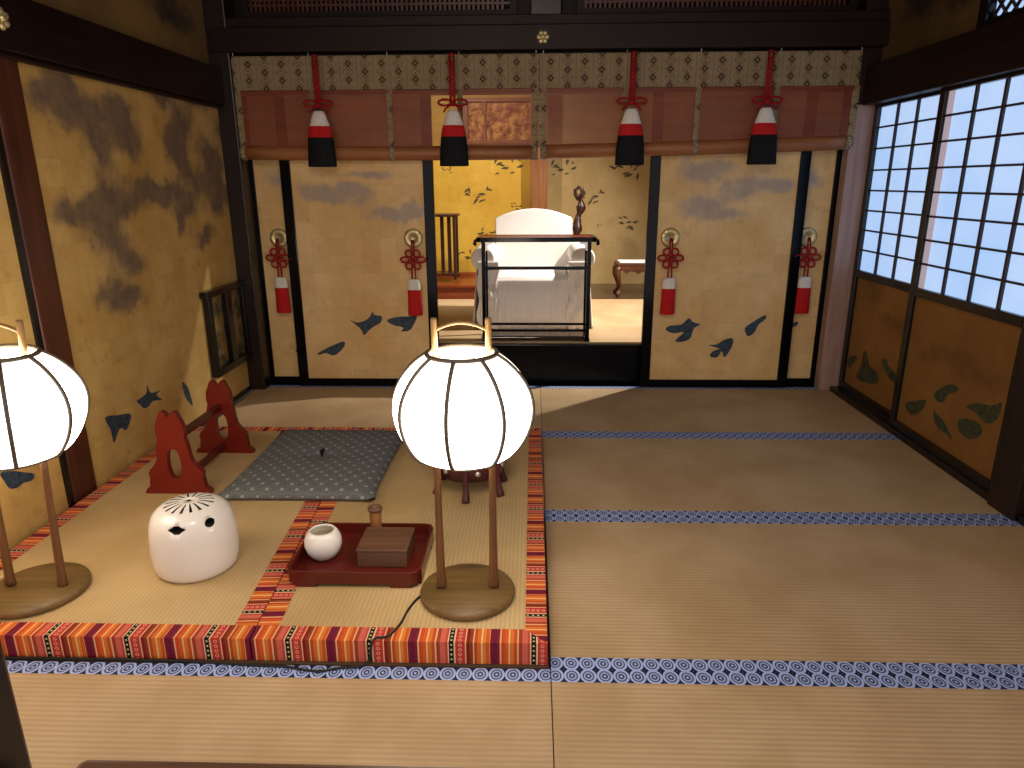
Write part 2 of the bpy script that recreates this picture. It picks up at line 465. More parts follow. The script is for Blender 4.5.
b = MB(); b.box(RW + .0, RW + .08, .5, 2.60, 0, 1.8); struct('wall_right_near', b, ['gold_upper'])

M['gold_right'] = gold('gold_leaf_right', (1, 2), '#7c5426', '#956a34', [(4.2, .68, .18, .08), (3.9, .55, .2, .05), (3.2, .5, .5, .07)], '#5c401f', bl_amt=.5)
RB1 = [zoompts(784, 260, 4.267, q) for q in ([(272, 430), (290, 410), (315, 415), (295, 445), (280, 460)], [(340, 390), (355, 400), (365, 450), (400, 480), (400, 525), (350, 525), (310, 500), (330, 450)],
       [(415, 430), (440, 425), (445, 450), (480, 490), (480, 530), (455, 510), (430, 470)])]
RB2 = [zoompts(784, 260, 4.267, q) for q in ([(640, 575), (680, 540), (720, 530), (745, 545), (740, 560), (700, 575), (685, 605), (660, 605)], [(520, 610), (560, 600), (605, 598), (600, 625), (575, 655), (545, 660), (525, 640)],
       [(640, 640), (655, 660), (690, 700), (720, 768), (690, 740), (660, 720), (640, 680)], [(775, 625), (820, 612), (890, 620), (930, 610), (920, 660), (900, 690), (860, 695), (830, 660), (800, 640)],
       [(745, 685), (770, 675), (820, 690), (845, 715), (840, 750), (800, 765), (765, 750), (742, 715)])]
def shoji(name, y0, y1, x, vbars, hbars, birds, strip=None):
    """papered sliding window, x = its room face; far end y1, near end y0"""
    d = .035
    f = MB()
    f.box(x, x + d, y0, y0 + .045, .035, 1.775, 0, .003); f.box(x, x + d, y1 - .045, y1, .035, 1.775, 0, .003)
    f.box(x, x + d, y0 + .045, y1 - .045, .755, .80, 0, .003); f.box(x, x + d, y0 + .045, y1 - .045, .035, .075, 0, .003); f.box(x, x + d, y0 + .045, y1 - .045, 1.742, 1.775, 0, .003)
    root = struct(name, f, ['lacq2'])
    p = MB(); p.box(x + .018, x + .028, y0 + .04, y1 - .04, .07, .76, 0)
    for q in birds: painted(q, x + .018, -.0012, p, 1, 'X')
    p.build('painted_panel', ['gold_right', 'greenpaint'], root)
    p = MB(); p.box(x + .022, x + .025, y0 + .04, y1 - .04, .79, 1.75, 0)
    p.build('paper_pane', ['paper'], root)
    if strip:
        p = MB(); p.box(x + .019, x + .0215, strip[0], strip[1], .80, 1.742); p.build('overlapped_stile', ['paper2'], root)['label'] = 'pale strip where two panels overlap'
    g_ = MB()
    for y in vbars: g_.box(x + .008, x + .020, y - .008, y + .008, .80, 1.742)
    for z in hbars: g_.box(x + .010, x + .018, y0 + .045, y1 - .045, z - .005, z + .005)
    g_.build('lattice_bars', ['muntin'], root)
    return root
HB = [1.632, 1.514, 1.392, 1.275, 1.158, 1.041, .922]
shoji('window_1', 3.60, 4.443, RW + .018, [4.185, 3.975, 3.765], HB, RB1)
shoji('window_2', 2.77, 3.69, RW - .019, [3.413, 3.206, 2.995], HB, RB2, (3.592, 3.645))
# little lattice window high on the right wall
b = MB(); b.box(RW + .05, RW + .054, 2.3, 3.5, 2.0, 2.5); w3 = struct('window_3', b, ['paper'])
b = MB()
for i in range(-9, 26):
    y = 2.3 + i * .07
    for sgn in (1, -1):
        ya, za, yb, zb = y, 2.0, y + sgn * .5, 2.5
        if sgn < 0: ya, yb = y + .0, y - .5
        lo, hi = 2.3, 3.5
        def clip(ya, za, yb, zb):
            t0, t1 = 0, 1
            dy = yb - ya
            for a_, b_ in ((-(dy), ya - lo), (dy, hi - ya)):
                if a_ == 0: continue
                t = b_ / a_
                if a_ < 0: t0 = max(t0, t)
                else: t1 = min(t1, t)
            return (ya + dy * t0, za + (zb - za) * t0, ya + dy * t1, za + (zb - za) * t1) if t0 < t1 else None
        c = clip(ya, za, yb, zb)
        if c: b.tube([(RW + .04, c[0], c[1]), (RW + .04, c[2], c[3])], .009, 4)
b.build('lattice', ['muntin'], w3)
b = MB()
b.box(RW + .01, RW + .06, 3.47, 3.53, 1.98, 2.54); b.box(RW + .01, RW + .06, 2.24, 2.3, 1.98, 2.54); b.box(RW + .01, RW + .06, 2.3, 3.47, 1.97, 2.015); b.box(RW + .01, RW + .06, 2.3, 3.47, 2.49, 2.54)
b.build('window_frame', ['lacq2'], w3)

# back wall -----------------------------------------------------------------
b = MB(); b.box(LW, RW + .09, 4.385, 4.47, 2.072, 2.205); b.box(LW, RW + .09, 4.41, 4.6, 2.205, 2.262); bevel(struct('trim_8', b, 'darkwood'), .005)
b = MB(); b.box(LW, RW, 4.48, 4.6, 1.85, 2.2); struct('trim_9', b, 'darkwood')
# transom lattice over the beam
b = MB(); b.box(LW, RW, 4.56, 4.6, 2.26, 2.78); struct('wall_back', b, 'darkwood')
def transom(name, x0, x1):
    f = MB()
    f.box(x0, x1, 4.47, 4.52, 2.262, 2.30); f.box(x0, x1, 4.47, 4.52, 2.70, 2.74); f.box(x0, x0 + .04, 4.47, 4.52, 2.30, 2.70); f.box(x1 - .04, x1, 4.47, 4.52, 2.30, 2.70)
    r = f.build(name, ['darkwood']); r['kind'] = 'structure'
    g_ = MB(); n = int((x1 - x0 - .08) / .028)
    for i in range(n): x = x0 + .045 + i * .028; g_.box(x, x + .014, 4.485, 4.505, 2.30, 2.70)
    for z in (2.33, 2.36, 2.5, 2.64): g_.box(x0 + .04, x1 - .04, 4.48, 4.487, z, z + .012)
    g_.build('lattice_bars', ['postwood'], r)
transom('trim_10', -1.72, -.1); transom('trim_11', .25, 1.85)
b = MB(); b.box(-.02, .16, 4.44, 4.56, 2.262, 2.78); bevel(struct('trim_12', b, 'postdark'), .006)

def fusuma(name, x0, x1, y, side, knobx, birds, blobs, knobz=.99, btop=1.9):
    f = MB(); w = .065; d = .034
    l, r = (w, w)
    f.box(x0, x0 + l, y, y + d, 0.002, btop, 0, .004); f.box(x1 - r, x1, y, y + d, .002, btop, 0, .004)
    f.box(x0 + l, x1 - r, y, y + d, .002, .055, 0, .003); f.box(x0 + l, x1 - r, y, y + d, btop - .05, btop, 0, .003)
    root = struct(name, f, ['lacquer'])
    p = MB(); p.box(x0 + l - .003, x1 - r + .003, y + .010, y + .026, .05, btop - .045)
    for q in birds: painted(q, y + .010, -.0012, p, 1, 'Y')
    gm = gold('gold_leaf_' + name, (0, 2), '#d2aa6c', '#e4c48e', blobs, '#938a88', mott='#94682f', bl_amt=.7)
    p.build('painted_panel', [gm, 'birdpaint'], root)
    k = MB()
    prof = [(0.0, .004), (.02, .004), (.022, .009), (.03, .009), (.035, .014), (.056, .011), (.062, .003)]
    k.lathe(prof, 28)
    for i in range(10):
        a = 2 * PI * i / 10; k.lathe([(0, .017), (.004, .015), (.006, .009)], 8, (.048 * math.cos(a), .048 * math.sin(a), 0))
    kb = k.build('door_pull', ['brass'], root, (knobx, y + .010, knobz)); kb.rotation_euler.x = PI / 2
    return root
zB = lambda q: zoompts(180, 240, 3.938, q); zC = lambda q: zoompts(600, 200, 3.938, q)
def bl(px, py, ru, rv, Y=4.52):
    p = at(px, py, 'Y', Y); return (p.x, p.z, ru, rv)
YF, YR = 4.49, 4.535
fusuma('door_1', -1.84, -.90, YR, 0, -1.655, [zB([(455, 432), (470, 430), (475, 440), (460, 443)])], [bl(280, 180, .1, .06)])
fusuma('door_2', -1.590, -.625, YF, 0, -.768, [zB(q) for q in ([(545, 445), (590, 420), (640, 400), (650, 410), (635, 435), (605, 455), (575, 445), (550, 452)],
    [(668, 312), (700, 325), (740, 310), (760, 280), (765, 295), (795, 300), (790, 325), (765, 340), (745, 355), (725, 375), (715, 355), (695, 335)],
    [(815, 315), (860, 302), (905, 300), (935, 290), (925, 325), (905, 355), (870, 360), (880, 345), (840, 335)])],
    [bl(320, 190, .17, .05), bl(350, 195, .2, .05), bl(390, 212, .2, .05), bl(370, 175, .2, .03), bl(410, 210, .1, .05)])
fusuma('door_3', .722, 1.70, YF, 0, .872, [zC(q) for q in ([(258, 510), (275, 495), (320, 490), (350, 465), (365, 480), (395, 490), (370, 505), (355, 545), (325, 558), (295, 555), (330, 520), (290, 525)],
    [(428, 572), (460, 568), (490, 550), (522, 545), (520, 575), (490, 620), (480, 595), (460, 620), (432, 615), (445, 595), (470, 585)],
    [(570, 505), (595, 485), (635, 460), (655, 455), (650, 470), (625, 490), (605, 525), (580, 535)])],
    [bl(690, 172, .12, .07), bl(720, 168, .12, .06), bl(700, 205, .15, .06), bl(740, 190, .2, .06), bl(780, 185, .12, .05), bl(720, 215, .2, .05)])
fusuma('door_4', .99, 1.935, YR, 0, 1.748, [zC([(755, 485), (780, 480), (775, 495), (757, 500)])], [bl(810, 180, .08, .06)])

# raised room behind --------------------------------------------------------
b = MB(); b.box(-1.9, 2.0, 4.59, 4.64, -.05, .272); bevel(struct('trim_13', b, 'lacqstep'), .006)
b = MB(); b.box(-1.95, 2.05, 4.64, 6.45, .18, .28, uv=lambda c, n: (c.x, c.y)); struct('floor_alcove', b, 'tatami')
b = MB(); b.box(-.02, 2.05, 6.45, 7.5, .18, .284, 0); struct('trim_14', b, 'board')
b = MB(); b.box(-1.95, -.02, 6.50, 7.5, .18, .385); b.box(-1.95, -.02, 6.47, 6.53, .385, .41); bevel(struct('trim_15', b, 'redboard'), .004)
b = MB(); b.box(-1.95, -.0, 7.28, 7.34, .385, .425); struct('trim_16', b, 'redboard')
M['gold_bl'] = gold('gold_leaf_alcove_left', (0, 2), '#b98f2e', '#cca53e', mott='#9c7424')
M['gold_br'] = gold('gold_leaf_alcove_right', (0, 2), '#a58a58', '#b89e70', mott='#8f7040')
def plants(mb, lst, Y, mi):
    rr = random.Random(3)
    for px, py, w in lst:
        c = at(px, py, 'Y', Y)
        for i in range(11):
            w_ = w * .8; x = c.x + rr.uniform(-w_, w_); z = c.z + rr.uniform(-.6, .6) * w_
            a = rr.uniform(-.6, .6) + (0 if rr.random() < .7 else 1.2); l = rr.uniform(.016, .036) * (w / .12); h = l * .38
            ca, sa = math.cos(a), math.sin(a)
            Q = [(-l, 0), (-l * .2, h), (l * .5, h * .8), (l, 0), (l * .3, -h * .7)]
            mb.poly([(x + u * ca - v * sa, Y - .0012 - i * .00012, z + u * sa + v * ca) for u, v in Q], mi)
b = MB(); b.box(-2.0, .03, 7.40, 7.48, .38, 2.6)
plants(b, [(508, 166, .16), (478, 196, .16), (515, 206, .08), (467, 256, .12), (488, 234, .14), (447, 170, .06)], 7.40, 1)
struct('wall_alcove_left', b, ['gold_bl', 'leafpaint'])
b = MB(); b.box(.03, 2.1, 7.46, 7.54, .28, 2.6)
plants(b, [(563, 168, .14), (592, 198, .14), (626, 222, .14), (626, 172, .18), (600, 225, .04)], 7.46, 1)
struct('wall_alcove_right', b, ['gold_br', 'leafpaint'])
b = MB(); b.box(-.03, .145, 7.28, 7.48, .28, 2.6); bevel(struct('trim_17', b, 'colwood'), .008)
b = MB(); b.box(-2.0, -1.92, 4.64, 7.5, .1, 2.75); b.box(-2.0, -1.92, 4.5, 4.66, 0, 2.78); struct('wall_alcove_side_left', b, 'gold_br')
b = MB(); b.box(2.06, 2.14, 4.58, 7.5, .1, 2.75); struct('wall_alcove_side_right', b, 'gold_br')
# carved panel high on the alcove wall
pr = thing('wall_carving', 'carved wooden panel in a frame seen dimly through the left blind', 'wall panel', (-.335, 7.36, 1.92))
b = MB()
for q in ((-.36, .36, .18, .215), (-.36, .36, -.215, -.18)): b.box(q[0], q[1], -.03, .035, q[2], q[3])
b.box(-.36, -.32, -.03, .035, -.18, .18); b.box(.32, .36, -.03, .035, -.18, .18); b.box(-.16, -.14, -.03, .035, -.18, .18)
bevel(b.build('frame', ['colwood'], pr), .004)
b = MB(); b.box(-.32, .32, .005, .03, -.18, .18)
rr = random.Random(5)
for i in range(26):
    b.lathe([(0, .022), (.02, .014), (.028, 0)], 10, (0, 0, 0)) if False else None
    x, z, r = rr.uniform(-.29, .29), rr.uniform(-.15, .12), rr.uniform(.02, .05)
    b.tube([(x + r * math.cos(t * .7) * (1 - t / 12), .0, z + r * math.sin(t * .7) * (1 - t / 12)) for t in range(9)], .009, 6)
b.build('carving', ['carve'], pr)

# ------------------------------------------------------------------ tatami mats
def uvX(c, n): return (c.x, c.y)
def tat(x0, x1, y0, y1, label):
    r = thing('tatami_mat', label, 'tatami mat', ((x0 + x1) / 2, (y0 + y1) / 2, -.05), 0, 'tatami mats on the floor')
    hx, hy, w, g_ = (x1 - x0) / 2 - .0015, (y1 - y0) / 2 - .0015, .050, .0005
    b = MB(); b.box(-hx, hx, -hy + w, hy - w, 0, .05, uv=lambda c, n: (c.x, c.y)); b.build('straw_surface', ['tatami'], r)
    for s_ in (-1, 1):
        ya, yb = (s_ * hy, s_ * (hy - w)); ya, yb = min(ya, yb), max(ya, yb); yc = (ya + yb) / 2
        b = MB(); b.box(-hx, hx, ya, yb, 0, .051, uv=lambda c, n, yc=yc: (c.x, c.y - yc)); b.build('cloth_border', ['heri'], r)
YS = [4.515, 3.574, 2.61, 1.663, .71]
SEAM = .055
tat(-1.86, SEAM, YS[1], YS[0], 'tatami mat with straw top running behind the raised mats below the left doors')
tat(SEAM, 1.968, YS[1], YS[0], 'rearmost right tatami mat along the black step and right doors')
tat(-1.86, SEAM, YS[2], YS[1], 'tatami mat mostly covered by raised mats, only its rear edge showing behind the cushion')
tat(SEAM, 1.968, YS[2], YS[1], 'second right tatami mat from the back wall, beside the birds panel')
tat(SEAM, 1.968, YS[3], YS[2], 'broad right tatami mat beside the centre lantern, between two blue bordered seams')
tat(-1.86, SEAM, YS[4], YS[3], 'nearest tatami mat on the left, in front of the red striped border')
tat(SEAM, 1.968, YS[4], YS[3], 'nearest tatami mat on the right, at the bottom right of the photo')

# raised mats with striped borders -------------------------------------------
def raised(label, c, butt=None, w=.064, T=.07):
    """c: near-left, near-right, far-right, far-left corners"""
    c = [Vector((p[0], p[1], 0)) for p in c]; ctr = sum(c, Vector()) / 4
    r = thing('bordered_mat', label, 'raised mat', (ctr.x, ctr.y, .0012), 0, 'raised mats with striped borders')
    c = [p - ctr for p in c]
    ins = []
    for i in range(4):
        p, a, n = c[i], c[i - 1], c[(i + 1) % 4]
        d1, d2 = (a - p).normalized(), (n - p).normalized(); s_ = abs(d1.cross(d2).z)
        ins.append(p + (d1 + d2) * (w / s_))
    up = Vector((0, 0, T))
    b = MB(); b.hexa(ins + [p + up for p in ins], uv=lambda q, n: (q.y, q.x)); b.build('straw_surface', ['tatami_thin'], r)
    for i in range(4):
        k = (i + 1) % 4
        p, q, qi, pi_ = c[i], c[k], ins[k], ins[i]
        if butt is not None:
            far = 2 if butt == 1 else 3                      # corner beyond the butted one along the inner edge
            e = (c[far] - c[butt]); edge_pt = c[butt] + e * ((ins[butt].y - c[butt].y) / e.y)
            if i == 0:
                if butt == 1: qi = edge_pt
                else: pi_ = edge_pt
            elif butt == 1 and i == 1: p = edge_pt
            elif butt == 0 and i == 3: q = edge_pt
        d = (c[k] - c[i]).normalized(); nrm = Vector((-d.y, d.x, 0)); o0 = c[i]
        def uvf(co, n, d=d, nrm=nrm, p=o0, i=i):
            u = (co + ctr).dot(d) if i == 0 else (co - p).dot(d) + .11
            v = (co - p).dot(nrm) + (T - co.z)
            return (u, v)
        b = MB(); b.hexa([p, q, qi, pi_] + [x + up + Vector((0, 0, .0015)) for x in (p, q, qi, pi_)], uv=uvf)
        b.build('striped_border', ['ungen'], r)
raised('raised straw mat with striped border on the left, under the white brazier and red stand', [(-1.87, 1.68), (-.812, 1.68), (-.93, 3.47), (-1.87, 3.47)], 1)
raised('raised straw mat with striped border on the right, under the red tray and centre lantern', [(-.808, 1.68), (.046, 1.68), (.046, 3.47), (-.926, 3.47)], 0)
TZ = .0712

# ------------------------------------------------------------------ lanterns
M['lampglow'] = mat('glowing_paper', lambda g: {'Base Color': '#f4ead8', 'Emission Color': g.mix(g.smooth(g.m('ABSOLUTE', g.obj()[2] - .605), .08, .2), '#fff3e0', '#ffe9cc'),
        'Emission Strength': 1.15 + 6.6 * g.smooth(.215 - g.m('ABSOLUTE', g.obj()[2] - .605), 0, .15)}, rough=.9)
def lantern(label, loc, rz, lean=0):
    r = thing('paper_lantern', label, 'lantern', loc, rz, 'white paper floor lanterns')
    b = MB(); b.lathe([(.0, 0), (.143, 0), (.149, .005), (.150, .017), (.146, .023), (.140, .026), (0, .026)], 56); b.build('base', ['lampwood'], r)
    for s_ in (-1, 1):
        b = MB(); b.lathe([(.0165, .026), (.017, .04), (.0145, .06), (.0115, .25), (.0105, .43), (.0105, .475)], 14, (s_ * .083, 0, 0), sy=.8); b.build('leg', ['lampleg'], r)
        b = MB(); b.lathe([(.0095, .74), (.0095, .884), (.0085, .892)], 12, (s_ * .077, 0, 0)); b.build('handle_post', ['bamboo'], r)
    prof = [(.100, .788), (.135, .763), (.168, .728), (.192, .688), (.203, .648), (.203, .61), (.194, .57), (.176, .53), (.150, .495), (.118, .478), (.095, .469)]
    # smooth the profile
    P = []
    for i in range(len(prof) - 1):
        p0, p1, p2, p3 = prof[max(i - 1, 0)], prof[i], prof[i + 1], prof[min(i + 2, len(prof) - 1)]
        for k in range(4):
            t = k / 4
            P.append(tuple(.5 * (2 * p1[j] + (p2[j] - p0[j]) * t + (2 * p0[j] - 5 * p1[j] + 4 * p2[j] - p3[j]) * t * t + (3 * p1[j] - p0[j] - 3 * p2[j] + p3[j]) * t ** 3) for j in (0, 1)))
    P.append(prof[-1])
    b = MB(); b.lathe(list(reversed(P)), 64, cap=False); b.lathe([(.02, .4695), (.095, .4695)], 64, cap=False)
    sh = b.build('paper_shade', ['lampglow'], r)
    for i in range(8):
        a = math.radians(38 + 45 * i) - PI / 2 - rz
        b = MB(); b.tube([((q + .0025) * math.cos(a), (q + .002) * math.sin(a), z) for q, z in P], .0062, 8); b.build('rib', ['lamprib'], sh)
    b = MB(); b.tube([(.1 * math.cos(t * PI / 24), .1 * math.sin(t * PI / 24), .790) for t in range(48)], .007, 8, closed=True); b.build('top_ring', ['lamprib'], sh)
    b = MB(); b.tube([(.096 * math.cos(t * PI / 24), .096 * math.sin(t * PI / 24), .468) for t in range(48)], .006, 8, closed=True); b.build('bottom_ring', ['lamprib'], sh)
    b = MB(); b.tube([(x, 0, .857 + .021 * (1 - (x / .074) ** 2)) for x in [-.074 + .0148 * i for i in range(11)]], .0065, 8, flat=.8); b.build('handle', ['bamboo'], r)
    for c_ in r.children:
        if not c_.name.startswith('base'): c_.rotation_euler.y = lean
    return r
LA = lantern('white paper lantern on two wooden legs standing beside the red tray', (-.203, 1.922, TZ + .001), .03)
LB = lantern('white paper lantern at the left edge of the photo, cut off by it', (-1.586, 1.90, TZ + .001), .03, .048)

# cable
b = MB(); pts = [at(426, 594, 'Z', TZ + .006), at(418, 598, 'Z', TZ + .004), at(408, 610, 'Z', TZ + .004), at(400, 624, 'Z', TZ + .004), at(388, 636, 'Z', TZ + .004)]
e = pts[-1]; pts += [Vector((e.x - .035, 1.686, TZ + .006)), Vector((e.x - .045, 1.674, .055)), Vector((e.x - .05, 1.668, .02)), Vector((e.x - .075, 1.655, .006))]
pts += [at(x, y, 'Z', .005) for x, y in ((338, 668), (322, 671), (306, 670), (285, 666.5), (262, 665.5))]
e = pts[-1]; pts += [Vector((e.x - .3, 1.668, .005)), Vector((e.x - .8, 1.668, .005))]
def smoothpath(P, k=6):
    o = []
    for i in range(len(P) - 1):
        p0, p1, p2, p3 = P[max(i - 1, 0)], P[i], P[i + 1], P[min(i + 2, len(P) - 1)]
        for j in range(k):
            t = j / k; o.append(.5 * (2 * p1 + (p2 - p0) * t + (2 * p0 - 5 * p1 + 4 * p2 - p3) * t * t + (3 * p1 - p0 - 3 * p2 + p3) * t ** 3))
    return o + [P[-1]]
b.tube(smoothpath(pts), .0036, 8)
tag(b.build('power_cord', ['cable']), 'thin black cord trailing from the centre lantern over the striped edge', 'cord')

# ------------------------------------------------------------------ white brazier
def boolean(target, cutters):
    for c in cutters:
        md = target.modifiers.new('cut', 'BOOLEAN'); md.operation = 'DIFFERENCE'; md.object = c; md.solver = 'EXACT'
    dg = bpy.context.evaluated_depsgraph_get(); me = bpy.data.meshes.new_from_object(target.evaluated_get(dg))
    target.modifiers.clear(); old = target.data; target.data = me; me.name = old.name
    for c in cutters: bpy.data.objects.remove(c)
br = thing('hand_warmer', 'domed white ceramic brazier with slotted top, on the raised mat', 'brazier', (-1.147, 2.078, TZ + .0005))
outer = [(0, 0), (.112, 0), (.124, .004), (.132, .018), (.137, .05), (.139, .09), (.137, .13), (.133, .165), (.127, .19), (.118, .208), (.103, .222), (.083, .232), (.055, .239), (.028, .242), (0, .243)]
inner = [(0, .231), (.028, .230), (.055, .227), (.08, .220), (.097, .211), (.108, .199), (.117, .18), (.123, .155), (.126, .12), (.126, .06), (.12, .02), (0, .015)]
b = MB(); b.lathe(outer, 72, cap=False); b.lathe(inner, 72, cap=False)
body = b.build('body', ['ceramic', 'soot'], br)
cut = MB()
for i in range(16):
    a = 2 * PI * i / 16 + .12; ca, sa = math.cos(a), math.sin(a)
    r0, r1, w = .03, .078, .004
    cut.hexa([(r * ca - s_ * w * (r / .07) * sa, r * sa + s_ * w * (r / .07) * ca, z) for z in (.2, .3) for r, s_ in ((r0, -1), (r1, -1), (r1, 1), (r0, 1))])
cut.lathe([(.008, .2), (.008, .3)], 16)
c1 = cut.build('cutter', ['soot'], None, br.location)
cut = MB()   # lozenge mouth at the front
D = [(-.030, 0), (-.015, .007), (-.009, .012), (.009, .012), (.015, .007), (.030, 0), (.015, -.007), (.009, -.012), (-.009, -.012), (-.015, -.007)]
cut.prism(D, lambda u, v, w: (u + .012 + (w - .08) * -.3, -.2 + w, .196 + v), .12)
c2 = cut.build('cutter', ['soot'], None, br.location)
cut = MB(); N = 20
cut.prism([(.013 * math.cos(2 * PI * i / N), .013 * math.sin(2 * PI * i / N)) for i in range(N)], lambda u, v, w: (.066 + u + w * .75, -.03 + u * .75 - w, .199 + v), .12)
c3 = cut.build('cutter', ['soot'], None, br.location)
boolean(body, [c1, c2, c3])
for p in body.data.polygons:
    p.use_smooth = True
b = MB(); b.lathe([(0, .10), (.13, .10)], 40, cap=False); b.build('ash_bed', ['soot'], br)

# ------------------------------------------------------------------ tray, pot, box, cylinder
tray = thing('smoking_tray', 'red lacquered tray with raised rim and cut-out foot, beside the centre lantern', 'tray', (-.578, 2.118, TZ + .002))
def notched(hx, hy, n):
    return [(-hx + n, -hy), (hx - n, -hy), (hx - n * .35, -hy + n * .35 - .004), (hx, -hy + n), (hx, hy - n), (hx - n * .35, hy - n * .35 + .004), (hx - n, hy), (-hx + n, hy), (-hx + n * .35, hy - n * .35 + .004), (-hx, hy - n), (-hx, -hy + n), (-hx + n * .35, -hy + n * .35 - .004)]
b = MB(); b.prism(notched(.212, .160, .03), lambda u, v, w: (u, v, .012 + w), .006); b.build('tray_floor', ['redlacq2'], tray)
b = MB(); b.prism(notched(.220, .168, .03), lambda u, v, w: (u, v, .010 + w), .046, hole=notched(.211, .159, .028)); bevel(b.build('rim', ['redlacq2'], tray), .002)
for s_ in (-1, 1):
    for t_ in (-1, 1):
        b = MB(); b.box(s_ * .12 if s_ > 0 else -.19, .19 if s_ > 0 else -.12, t_ * .164 - .004, t_ * .164 + .004, 0, .012); b.build('foot', ['redlacq2'], tray)
        b = MB(); b.box(s_ * .216 - .004, s_ * .216 + .004, .08 if t_ > 0 else -.14, .14 if t_ > 0 else -.08, 0, .012); b.build('foot', ['redlacq2'], tray)
zt = TZ + .0205
pot = thing('ash_pot', 'small round white ceramic pot on the left end of the red tray', 'pot', (-.716, 2.107, zt))
b = MB(); b.lathe([(0, .002), (.03, 0), (.042, .008), (.056, .028), (.0635, .052), (.062, .074), (.053, .093), (.044, .103), (.040, .104), (.038, .101), (.046, .09), (.053, .07), (.054, .05), (.04, .03), (0, .022)], 44, cap=False)
b.build('body', ['ceramic'], pot)
b = MB(); b.lathe([(0, .076), (.03, .075), (.0515, .074)], 32, cap=False); b.build('ash', ['ash'], pot)
bx = thing('wooden_box', 'low square brown wooden box on the right of the red tray', 'box', (-.5, 2.118, zt))
b = MB(); b.box(-.083, .083, -.078, .078, 0, .056, 0, .003); b.build('body', ['boxwood'], bx)
b = MB(); b.box(-.086, .086, -.081, .081, .0565, .068, 0, .003); b.build('lid', ['boxwood'], bx)
cy = thing('bamboo_cylinder', 'short bamboo cylinder with dark rim standing behind the wooden box on the tray', 'ash cylinder', (-.565, 2.25, zt))
b = MB(); b.lathe([(0, 0), (.021, 0), (.0205, .03), (.0215, .1), (.0215, .106)], 24, cap=False); b.build('body', ['cylwood'], cy)
b = MB(); b.lathe([(.0215, .106), (.026, .108), (.0265, .116), (.024, .120), (.016, .119), (.014, .110), (0, .108)], 24, cap=False); b.build('rim', ['boxwood'], cy)

# ------------------------------------------------------------------ cushion
zb = thing('floor_cushion', 'flat grey patterned floor cushion with central tuft on the raised mats', 'cushion', (-.97, 2.945, TZ + .001))
b = MB(); nx, ny = 28, 36
def cush(u, v):   # u,v in -1..1
    hx, hy = .328, .40
    k = .985 + .03 * (abs(u) ** 6) * (abs(v) ** 6)
    px_, py_ = u * hx * (k if abs(v) < 1 else k), v * hy * k
    px_ *= 1 - .018 * (1 - v * v) * abs(u); py_ *= 1 - .018 * (1 - u * u)
    e = max(0., (1 - abs(u) ** 5) * (1 - abs(v) ** 5))
    return px_, py_, e
top, bot = {}, {}
for i in range(nx + 1):
    for j in range(ny + 1):
        u, v = -1 + 2 * i / nx, -1 + 2 * j / ny
        x, y, e = cush(u, v)
        dip = .022 * math.exp(-((x * x + y * y) / .0035)) + .004 * math.exp(-(min(abs(x), abs(y)) / .05) ** 2)
        z = .026 + .040 * e ** .55 - dip * e
        top[i, j] = b.b.verts.new((x, y, z)); bot[i, j] = b.b.verts.new((x, y, .026 - .026 * min(1, e * 4) ** .5)) if 0 < i < nx and 0 < j < ny else top[i, j]
fs = []
for i in range(nx):
    for j in range(ny):
        fs.append(b.b.faces.new((top[i, j], top[i + 1, j], top[i + 1, j + 1], top[i, j + 1])))
        q = (bot[i, j], bot[i, j + 1], bot[i + 1, j + 1], bot[i + 1, j])
        try: fs.append(b.b.faces.new(q))
        except ValueError: pass
for f in fs: f.smooth = True
M['zab'] = zabuton_mat()
b.build('cushion_body', ['zab'], zb)
b = MB()
rr = random.Random(2)
for i in range(9):
    a = rr.uniform(-1, 1); l = rr.uniform(.03, .045)
    b.tube([(0.0, 0, .042), (.004 * math.cos(i), .004 * math.sin(i), .058), (.008 * math.cos(i), .004 + .006 * math.sin(i), .058 + l * .5), (.012 + .006 * math.cos(i), -.01 + .006 * math.sin(i), .052 + l * .8)], .0025, 5)
b.build('tuft', ['blackthread'], zb)

# ------------------------------------------------------------------ red stand
st = thing('lacquer_stand', 'red lacquer stand of two pierced end boards joined by rails, by left wall', 'stand', (-1.495, 2.88, TZ + .0005))
half = [(.03, 0), (.06, 0), (.09, 0), (.118, 0), (.14, 0), (.14, .010), (.133, .022), (.118, .031), (.113, .075), (.116, .092), (.108, .108), (.088, .128), (.074, .150), (.068, .18), (.066, .21), (.060, .235), (.056, .25), (.060, .268), (.058, .30), (.052, .322), (.044, .335), (.038, .355), (.028, .366), (.014, .362), (.006, .345)]
out = half + [(-x, z) for x, z in reversed(half)]
N = len(out)
ang = []
for x, z in half:
    a = math.atan2(z - .135, x); ang.append(max(a, ang[-1] + .02) if ang else a)
hr = [(.029 * math.copysign(abs(math.cos(a)) ** .75, math.cos(a)), .135 + .066 * math.copysign(abs(math.sin(a)) ** .85, math.sin(a))) for a in ang]
hs = hr + [(-x, z) for x, z in reversed(hr)]
def end_board(y):
    b = MB(); b.prism(out, lambda u, v, w: (u, y - .014 + w, v), .028, hole=hs)
    o = b.build('end_board', ['redlacq'], st)
    return o
end_board(-.23); end_board(.23)
for (x, z) in ((.0, .04), (.0, .235)):
    b = MB(); b.box(x - .011, x + .011, -.216, .216, z - .016, z + .016, 0, .003); b.build('rail', ['redlacq2'], st)

